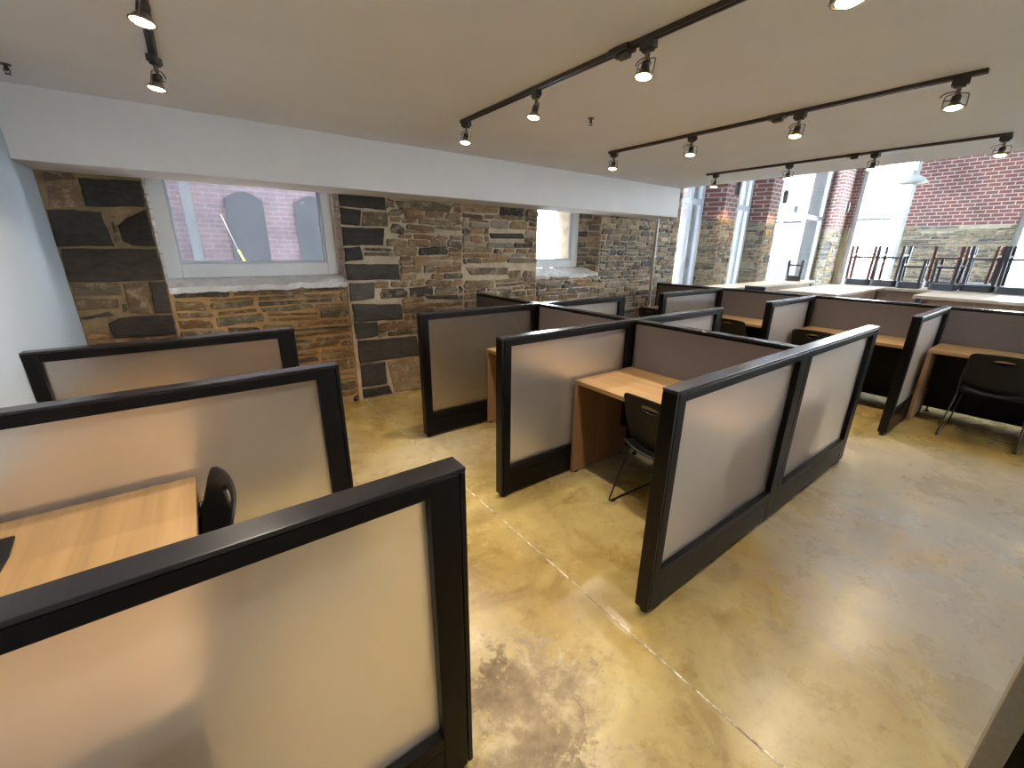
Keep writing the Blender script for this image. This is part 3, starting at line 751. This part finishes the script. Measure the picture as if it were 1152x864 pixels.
# ------------------------------------------------------------------ track lighting
TR = [(.02, 3.02, .30), (1.742, 2.975, .35), (3.335, 2.975, .56), (5.14, 3.03, .62)]
LY = [2.925, 2.14, 1.385, .65]
tn = ['short track seen near the white wall, coming towards the camera', 'dark ceiling track over the aisle, leaving the top of the view', 'dark ceiling track above the island, between the aisle track and the ceiling edge', 'dark ceiling track along the ceiling edge by the hall']
fy = [1.62, 1.53, 1.53, 1.60]
for i, (x, ya, yb) in enumerate(TR):
    t = thing('ceiling_track', tn[i], 'track', (x, 0, CZ), 0, 'ceiling light tracks')
    m = MB(); m.box((-.018, yb, -.020), (-.006, ya, 0)); m.box((.006, yb, -.020), (.018, ya, 0)); m.box((-.006, yb, -.007), (.006, ya, 0)); m.build('rail', 'track', t, bevel=.001)
    m = MB(); m.box((-.019, ya, -.021), (.019, ya + .012, 0)); m.build('end_cap', 'track', t, bevel=.002)
    m = MB(); m.box((-.033, fy[i] - .055, -.026), (.033, fy[i] + .055, 0)); m.build('feed_box', 'track', t, bevel=.004)
    m = MB(); m.box((-.022, fy[i] - .04, -.046), (.022, fy[i] + .02, -.026)); m.build('feed_cover', 'track', t, bevel=.006)

LAMP_W = 46
TILT = 10
LAMP_C = (1., .875, .72)
def make_lamp(label):
    t = thing('track_lamp', label, 'lamp', (0, 0, 0), 0, 'halogen track lamps')
    m = MB(); m.box((-.016, -.028, -.034), (.016, .028, 0)); m.box((-.012, -.02, -.045), (.012, .02, -.034)); m.build('adapter', 'track', t, bevel=.003)
    m = MB(); m.lathe([(.008, -.075), (.008, -.045)], 12); m.build('stem', 'nickel', t)
    # yoke: bent wire stirrup carrying the lamp ring
    m = MB(); m.tube(fillet([(0, -.038, -.152), (0, -.036, -.079), (0, 0, -.074), (0, .036, -.079), (0, .038, -.152)], .012, 4), .0027, 6)
    m.tube([(.030 * cos(2 * pi * k / 20), .038 * sin(2 * pi * k / 20), -.152) for k in range(20)], .0028, 6, closed=True); m.build('yoke', 'nickel', t)
    m = MB(); m.tube([(.004, .022 + .030 * cos(a), -.083 + .022 * sin(a)) for a in [2 * pi * k / 22 for k in range(20)]], .0028, 6); m.build('cable', 'track', t)
    m = MB(); m.lathe([(.012, -.120), (.016, -.118), (.016, -.090), (.010, -.084)], 16); m.build('socket', 'track', t)
    m = MB(); m.lathe([(.027, -.1535), (.029, -.150), (.024, -.136), (.014, -.122), (.012, -.119)], 20, caps=(False, False)); rf = m.build('reflector', 'nickel', t)
    m = MB(); m.lathe([(.008, -.1625), (.02, -.1595), (.0275, -.153), (.0275, -.148)], 20); m.build('lens', 'bulb', rf); rf.children[0]['label'] = 'glowing lens'
    sp = bpy.data.lights.new('lamp_beam', 'SPOT'); sp.energy = LAMP_W; sp.color = LAMP_C; sp.spot_size = R(98); sp.spot_blend = .6; sp.shadow_soft_size = .026
    so = bpy.data.objects.new('lamp_beam', sp); C.objects.link(so); so.parent = t; so.location = (0, 0, -.168)
    piv = Matrix.Translation((0, 0, -.080)) @ Matrix.Rotation(R(TILT), 4, 'Y') @ Matrix.Translation((0, 0, .080))
    for o in t.children:
        if o.name.split('.')[0] in ('yoke', 'socket', 'reflector', 'lamp_beam'): o.matrix_basis = piv @ o.matrix_basis
    return t
names = [('nearest the camera on the track by the white wall', 'at the end of the track by the white wall'),]
place = []
where = ['on the track by the white wall', 'on the track over the aisle', 'on the track above the island', 'on the track at the ceiling edge']
which = ['at the stone wall end', 'second from the stone wall', 'third from the stone wall', 'farthest from the stone wall']
first = None
for i in range(4):
    for k in range(4):
        if i == 0 and k > 1: continue
        y = LY[k] + (0.0 if not (i == 3 and k == 2) else .05)
        lb = 'lit track lamp %s, %s' % (where[i], which[k])
        if first is None:
            first = make_lamp(lb); first.scale = (1.22, 1.22, .88); l = first; l.location = (TR[i][0], y, CZ - .0205)
        else:
            l = dup(first, (TR[i][0], y, CZ - .0205), None, lb)
        l.rotation_euler = (0, 0, R((k * 67 + i * 41) % 50 - 25))
# lamps of the same rails that hang just out of view behind the camera light the near floor too
for x, y in ((.02, 1.2), (.02, .45)):
    l = dup(first, (x, y, CZ - .0205), None, 'lit track lamp on the track by the white wall, %s' % ('above the oak desk' if y > 1 else 'above the nearest divider'))

def sprinkler(label, x, y):
    t = thing('ceiling_sprinkler', label, 'sprinkler', (x, y, CZ), 0, 'ceiling sprinklers')
    m = MB(); m.lathe([(.02, -.004), (.026, .004)], 16); m.build('escutcheon', 'track', t)
    m = MB(); m.lathe([(.008, -.03), (.008, -.004)], 10); m.tube([(.008, 0, -.015), (.012, 0, -.03), (.004, 0, -.042)], .002, 6); m.tube([(-.008, 0, -.015), (-.012, 0, -.03), (-.004, 0, -.042)], .002, 6); m.build('sprinkler_body', 'track', t)
    m = MB(); m.lathe([(.013, -.045), (.013, -.042)], 12); m.build('deflector', 'track', t)
sprinkler('small dark sprinkler head on the ceiling between two light tracks', 2.423, 2.364)
sprinkler('small dark sprinkler head on the ceiling by the white wall', -.60, 3.60)

# ------------------------------------------------------------------ hall furniture
def bar_table(label, x0, x1, ya, yb, panels=()):
    t = thing('bar_table', label, 'table', ((x0 + x1) / 2, (ya + yb) / 2, 0), 0, 'tall tables in the hall')
    a, b = -(x1 - x0) / 2, (x1 - x0) / 2; c, d = -(yb - ya) / 2, (yb - ya) / 2
    m = MB(); m.box((a, c, 1.008), (b, d, 1.05)); m.build('table_top', 'bar', t, bevel=.003)
    for x, y in ((a + .06, c + .06), (b - .06, c + .06), (a + .06, d - .06), (b - .06, d - .06)):
        k = MB(); k.box((x - .03, y - .03, 0), (x + .03, y + .03, 1.007)); k.build('leg', 'stool_black', t, bevel=.003)
    if 'n' in panels: k = MB(); k.box((a + .1, c + .05, .25), (b - .1, c + .07, 1.006)); k.build('apron_panel', 'bar_v', t)
    if 'w' in panels: k = MB(); k.box((a + .05, c + .1, .25), (a + .07, d - .1, 1.006)); k.build('apron_panel', 'bar_v', t)
    return t
bar_table('long pale table under the tall side windows', 6.24, 10.35, 3.38, 3.86, 'n')
bar_table('pale table with a bright top just behind the back row spine', 7.25, 9.42, 2.06, 2.84, 'nw')
bar_table('pale table at the right behind the rightmost desk', 8.16, 9.36, -1.6, 1.43, 'w')
bar_table('long pale table near the far wall carrying upturned stools', 9.46, 10.75, -1.6, 2.70, 'w')

def make_stool(name, legmat, label, H=.66, w=.37, padh=.105, legs=True, back=False):
    t = thing(name, label, 'stool', (0, 0, 0), 0, 'stools in the hall')
    m = MB(); r = w / 2
    m.prism(fillet2(r), H, H + padh); m.build('seat', 'stool_pad', t, bevel=.012)
    for sx in (1, -1):
        for sy in (1, -1):
            k = MB(); a = .018; x0, y0, x1, y1 = sx * (r - .02), sy * (r - .02), sx * (r - .03), sy * (r - .03)
            vs = [(x0 + dx * a, y0 + dy * a, 0) for dx, dy in ((-1, -1), (1, -1), (1, 1), (-1, 1))] + [(x1 + dx * a, y1 + dy * a, H) for dx, dy in ((-1, -1), (1, -1), (1, 1), (-1, 1))]
            k.add(vs, [(3, 2, 1, 0), (4, 5, 6, 7), (0, 1, 5, 4), (1, 2, 6, 5), (2, 3, 7, 6), (3, 0, 4, 7)]); k.build('leg', legmat, t)
    zz = H * .26; q = r - .024
    for p, e in (((-q, -q), (q, -q)), ((-q, q), (q, q))):
        k = MB(); k.box((p[0], p[1] - .009, zz - .014), (e[0], e[1] + .009, zz + .014)); k.build('stretcher', legmat, t)
    zz = H * .34
    for p, e in (((-q, -q), (-q, q)), ((q, -q), (q, q))):
        k = MB(); k.box((p[0] - .009, p[1], zz - .014), (e[0] + .009, e[1], zz + .014)); k.build('stretcher', legmat, t)
    if back:
        for sy in (1, -1): k = MB(); k.box((-r - .01, sy * (r - .05) - .012, H + padh * .3), (-r + .012, sy * (r - .05) + .012, H + .36)); k.build('back_post', legmat, t)
        k = MB(); k.box((-r - .02, -r, H + .22), (-r + .015, r, H + .37)); k.build('backrest', 'stool_pad', t, bevel=.012)
    return t
def fillet2(r):
    out = []; c = r * .35
    for cx, cy, a0 in ((r - c, r - c, 0), (-r + c, r - c, 90), (-r + c, -r + c, 180), (r - c, -r + c, 270)):
        for k in range(5): a = R(a0 + 22.5 * k); out.append((cx + c * cos(a), cy + c * sin(a)))
    return out
TT = 1.051
def upturn(o, x, y, rz, H, padh=.105):
    o.location = (x, y, TT + H + padh); o.rotation_euler = (pi, 0, rz); return o
s0 = make_stool('bar_stool', 'stool_red', 'reddish brown stool upturned before the far window, at the left end', .575)
upturn(s0, 9.95, 2.56, R(4), .575)
sB = make_stool('bar_stool', 'stool_black', 'black stool upturned on the long table beside the left reddish brown one', .575)
upturn(sB, 9.95, 2.15, R(-4), .575)
sL = make_stool('low_stool', 'stool_black', 'short legged dark stool upturned on the long table, left one of the short pair', .37, .31)
upturn(sL, 9.75, 1.80, R(4), .37)
upturn(dup(sL, None, None, 'short legged dark stool upturned on the long table, right one of the short pair'), 9.75, 1.38, R(-5), .37)
upturn(dup(s0, None, None, 'reddish brown stool upturned on the long table, standing behind the short legged stools'), 10.45, 1.55, R(10), .575)
upturn(dup(sB, None, None, 'black stool upturned on the long table just right of the short legged stools'), 9.95, 1.02, R(3), .575)
upturn(dup(s0, None, None, 'reddish brown stool upturned behind the black stools toward the right window'), 10.48, 1.12, R(-5), .575)
upturn(dup(sB, None, None, 'black stool upturned on the long table below the edge of the right window'), 9.80, .62, R(-3), .575)
upturn(dup(sB, None, None, 'black stool upturned behind the one below the right window edge'), 10.42, .66, R(8), .575)
upturn(dup(sB, None, None, 'black stool upturned on the long table at the right edge of the view'), 9.88, .20, R(6), .575)
su = make_stool('backed_stool', 'stool_black', 'black stool with a padded back in the gap between the two left tables', .72, .32, .05, True, True)
su.location = (7.32, 3.14, 0); su.rotation_euler = (0, 0, R(0))
dup(su, (6.62, 1.20, 0), R(-4), 'black stool with a padded back close behind the back row spine')
sl2 = make_stool('low_stool', 'stool_black', 'small dark upturned stool at the far end of the table under the side windows', .30, .27)
upturn(sl2, 9.85, 3.62, R(20), .30)

# pendants
def cyl_pendant(label, x, y, z):
    t = thing('pendant_lamp', label, 'lamp', (x, y, HT), 0, 'slim cylinder pendants')
    d = z - HT
    m = MB(); m.tube([(0, 0, 0), (0, 0, d + .23)], .005, 6); m.build('cord', 'steel_black', t)
    m = MB(); m.lathe([(.045, d), (.045, d + .22), (.02, d + .24)], 18, caps=(False, True)); m.build('lamp_shade', 'track', t)
    m = MB(); m.lathe([(.041, d + .015), (.041, d + .02)], 18); m.build('lens', 'bulb_dim', t)
    sp = bpy.data.lights.new('pendant_beam', 'SPOT'); sp.energy = 40; sp.color = (1., .62, .30); sp.spot_size = R(110); sp.spot_blend = .6; sp.shadow_soft_size = .04
    so = bpy.data.objects.new('pendant_beam', sp); C.objects.link(so); so.parent = t; so.location = (0, 0, d + .008)
cyl_pendant('slim dark pendant before the first brick pier past the ledge', 8.18, 4.2, 2.577)
cyl_pendant('slim dark pendant before the second brick pier', 10.18, 4.2, 2.581)
cyl_pendant('slim pendant lighting the brick by the far corner', 13.9, 4.2, 2.60)
t = thing('pendant_lamp', 'pale enamel dome pendant in front of the far window', 'lamp', (10, 2.2, HT))
d = 2.735 - HT
m = MB(); m.tube([(0, 0, 0), (0, 0, d + .2)], .012, 8); m.build('rod', 'enamel', t)
m = MB(); m.lathe([(.20, d), (.195, d + .02), (.165, d + .075), (.10, d + .115), (.045, d + .13), (.04, d + .2), (.02, d + .21)], 30, caps=(False, True)); o = m.build('lamp_shade', 'enamel', t)
s = o.modifiers.new('thick', 'SOLIDIFY'); s.thickness = .006
m = MB(); m.lathe([(.0, d + .03), (.03, d + .04), (.035, d + .07), (.02, d + .11)], 14, caps=(False, False)); m.build('lamp_bulb', 'enamel', t)

# ------------------------------------------------------------------ outside
m = MB(); m.box((-30, 5.3, -.4), (90, 60, -.12)); m.box((15.3, -60, -.4), (90, 5.3, -.12)); m.box((-30, -60, -.4), (15.3, YB - .3, -.12)); o = struct(m.build('ground', 'asphalt'))
def facade(name, label, x0, x1, y, z1, arches, mat='brick_out'):
    t = thing(name, label, 'building', ((x0 + x1) / 2, y, -.12)); cx = (x0 + x1) / 2
    m = MB(); m.box((x0 - cx, 0, 0), (x1 - cx, 4, z1)); m.build('facade', mat, t)
    for (a, b, zb, zt) in arches:
        n = 10; pts = [(a, zb), (b, zb), (b, zt)] + [(b + (a - b) * k / n, zt + .13 * sin(pi * k / n)) for k in range(1, n)] + [(a, zt)]
        vs = [(p[0] - cx, -.03, p[1] + .12) for p in pts] + [(p[0] - cx, .02, p[1] + .12) for p in pts]; q = len(pts)
        w = MB(); w.add(vs, [tuple(range(q)), tuple(range(2 * q - 1, q - 1, -1))] + [(i, i + q, (i + 1) % q + q, (i + 1) % q) for i in range(q)]); w.build('shutter', 'shutter', t)
    return t
t = facade('brick_building', 'pale pink brick building with grey arched openings across the alley', -14, 5.4, 9, 15, [(.60, 1.16, .3, 2.36), (1.665, 2.25, .3, 2.36), (-1.4, -.8, .3, 2.36), (3.3, 3.9, .3, 2.36)])
m = MB(); m.box((-.40, -.1, 0), (-.26, -.001, 15)); o = m.build('downpipe', 'render_wall', t); o.location.x = 4.72
o['label'] = 'pale downpipe'
t = thing('office_building', 'grey and white building with tall columns seen through the wide side window', 'building', (34, 13, -.12))
m = MB(); m.box((-6.5, 0, 0), (16, 6, 9)); m.build('facade', 'render_wall', t)
for x in (-5.5, -2.6, .2, 3, 7): k = MB(); k.box((x, -.5, 0), (x + 1.1, -.001, 9)); k.build('column', 'column_grey', t, bevel=.02)
for x, z in ((-5.6, 4.2), (-2.5, 5)): k = MB(); k.box((x, -.1, z), (x + 1.2, -.001, z + 1.6)); k.build('banner', 'banner', t)
m = MB(); m.tube([(.40, 7, 2.0), (.52, 7, 1.56)], .004, 6); o = m.build('guy_wire', 'pipe'); 
m.tube([(.52, 7, 1.56), (1.1, 7, -.1)], .004, 6)
bpy.data.objects.remove(o)
o = m.build('guy_wire', 'pipe'); tag(o, 'thin guy wire slanting outside the wide window', 'wire')
k = MB(); k.tube([(.522, 6.995, 1.555), (.80, 6.995, .76)], .013, 8); k.build('wire_guard', 'yellow', o)
def tree(label, x, y, h, r, seed):
    t = thing('tree', label, 'tree', (x, y, -.12))
    m = MB(); m.lathe([(.14, 0), (.10, h * .5), (.03, h * .8)], 10); m.build('trunk', 'bark', t)
    rg = random.Random(seed); m = MB()
    for i in range(1500):
        z = rg.random(); a = rg.uniform(0, 2 * pi); rr = r * (1 - z) ** .7 * math.sqrt(rg.random()) * (.8 + .3 * noise.noise((cos(a) * 2, sin(a) * 2, z * 5)))
        c = Vector((rr * cos(a), rr * sin(a), h * .2 + h * .8 * z)); s = rg.uniform(.05, .12) * h / 4
        u = Vector((rg.gauss(0, 1), rg.gauss(0, 1), rg.gauss(0, 1))).normalized(); v = u.orthogonal().normalized()
        m.add([c - u * s, c + v * s * .6, c + u * s, c - v * s * .6], [(0, 1, 2, 3)])
    m.build('foliage', 'leaf', t)
tree('green tree outside the far window behind the upturned stools', 26.5, 6.3, 3.2, 1.5, 1)
tree('smaller green tree to the right outside the far window', 28.4, 3.2, 2.3, 1.2, 2)
t = thing('car', 'orange car parked outside the far window', 'car', (22.5, 5.65, -.12), R(80))
m = MB(); pr = [(-1.9, .35), (1.9, .35), (1.95, .7), (1.1, .85), (.6, 1.35), (-.9, 1.38), (-1.6, .9), (-1.95, .8)]
n = len(pr); m.add([(x, -.8, z) for x, z in pr] + [(x, .8, z) for x, z in pr], [tuple(range(n)), tuple(range(2 * n - 1, n - 1, -1))] + [(i, i + n, (i + 1) % n + n, (i + 1) % n) for i in range(n)]); m.build('body', 'orange', t, bevel=.06)
m = MB(); m.box((-.85, -.81, .92), (.5, .81, 1.25)); m.build('car_window', 'carglass', t, bevel=.04)
for x in (-1.2, 1.2):
    for y in (-.8, .62):
        m = MB(); m.tube([(x, y, .33), (x, y + .18, .33)], .33, 18); m.build('wheel', 'tyre', t)

# ------------------------------------------------------------------ world, camera, colour
w = bpy.data.worlds.new('sky'); bpy.context.scene.world = w; w.use_nodes = True
nt = w.node_tree; nt.nodes.clear()
out = nt.nodes.new('ShaderNodeOutputWorld'); bg = nt.nodes.new('ShaderNodeBackground')
tc = nt.nodes.new('ShaderNodeTexCoord'); sx = nt.nodes.new('ShaderNodeSeparateXYZ'); nt.links.new(tc.outputs['Generated'], sx.inputs[0])
cr = nt.nodes.new('ShaderNodeValToRGB'); e = cr.color_ramp.elements
e[0].position = 0; e[0].color = (.90, .95, 1, 1); e[1].position = .8; e[1].color = (.74, .86, 1, 1)
nt.links.new(sx.outputs[2], cr.inputs['Fac']); nt.links.new(cr.outputs['Color'], bg.inputs['Color'])
bg.inputs['Strength'].default_value = 32.0
nt.links.new(bg.outputs[0], out.inputs['Surface'])

cam = bpy.data.cameras.new('camera'); co = bpy.data.objects.new('camera', cam); C.objects.link(co)
F = 465.9152; pitch, roll, yaw, H = .317, .0118, .6396, 1.6218
fw = Vector((sin(yaw) * cos(pitch), cos(yaw) * cos(pitch), -sin(pitch))); rt = Vector((cos(yaw), -sin(yaw), 0)); up = rt.cross(fw)
r_, u_ = rt * cos(roll) + up * sin(roll), up * cos(roll) - rt * sin(roll)
co.matrix_world = Matrix(((r_.x, u_.x, -fw.x, 0), (r_.y, u_.y, -fw.y, 0), (r_.z, u_.z, -fw.z, H), (0, 0, 0, 1)))
cam.sensor_fit = 'HORIZONTAL'; cam.sensor_width = 36; cam.lens = F / 1152 * 36; cam.clip_start = .02; cam.clip_end = 300
sc = bpy.context.scene; sc.camera = co
sc.view_settings.view_transform = 'Standard'; sc.view_settings.look = 'None'; sc.view_settings.exposure = .54; sc.view_settings.gamma = 1; sc.view_settings.use_curve_mapping = False
sc.cycles.use_denoising = True
sc.cycles.max_bounces = 10; sc.cycles.transparent_max_bounces = 12; sc.cycles.diffuse_bounces = 6; sc.cycles.glossy_bounces = 5; sc.cycles.transmission_bounces = 8
sc.cycles.caustics_reflective = False; sc.cycles.caustics_refractive = True
sc.cycles.sample_clamp_indirect = 8
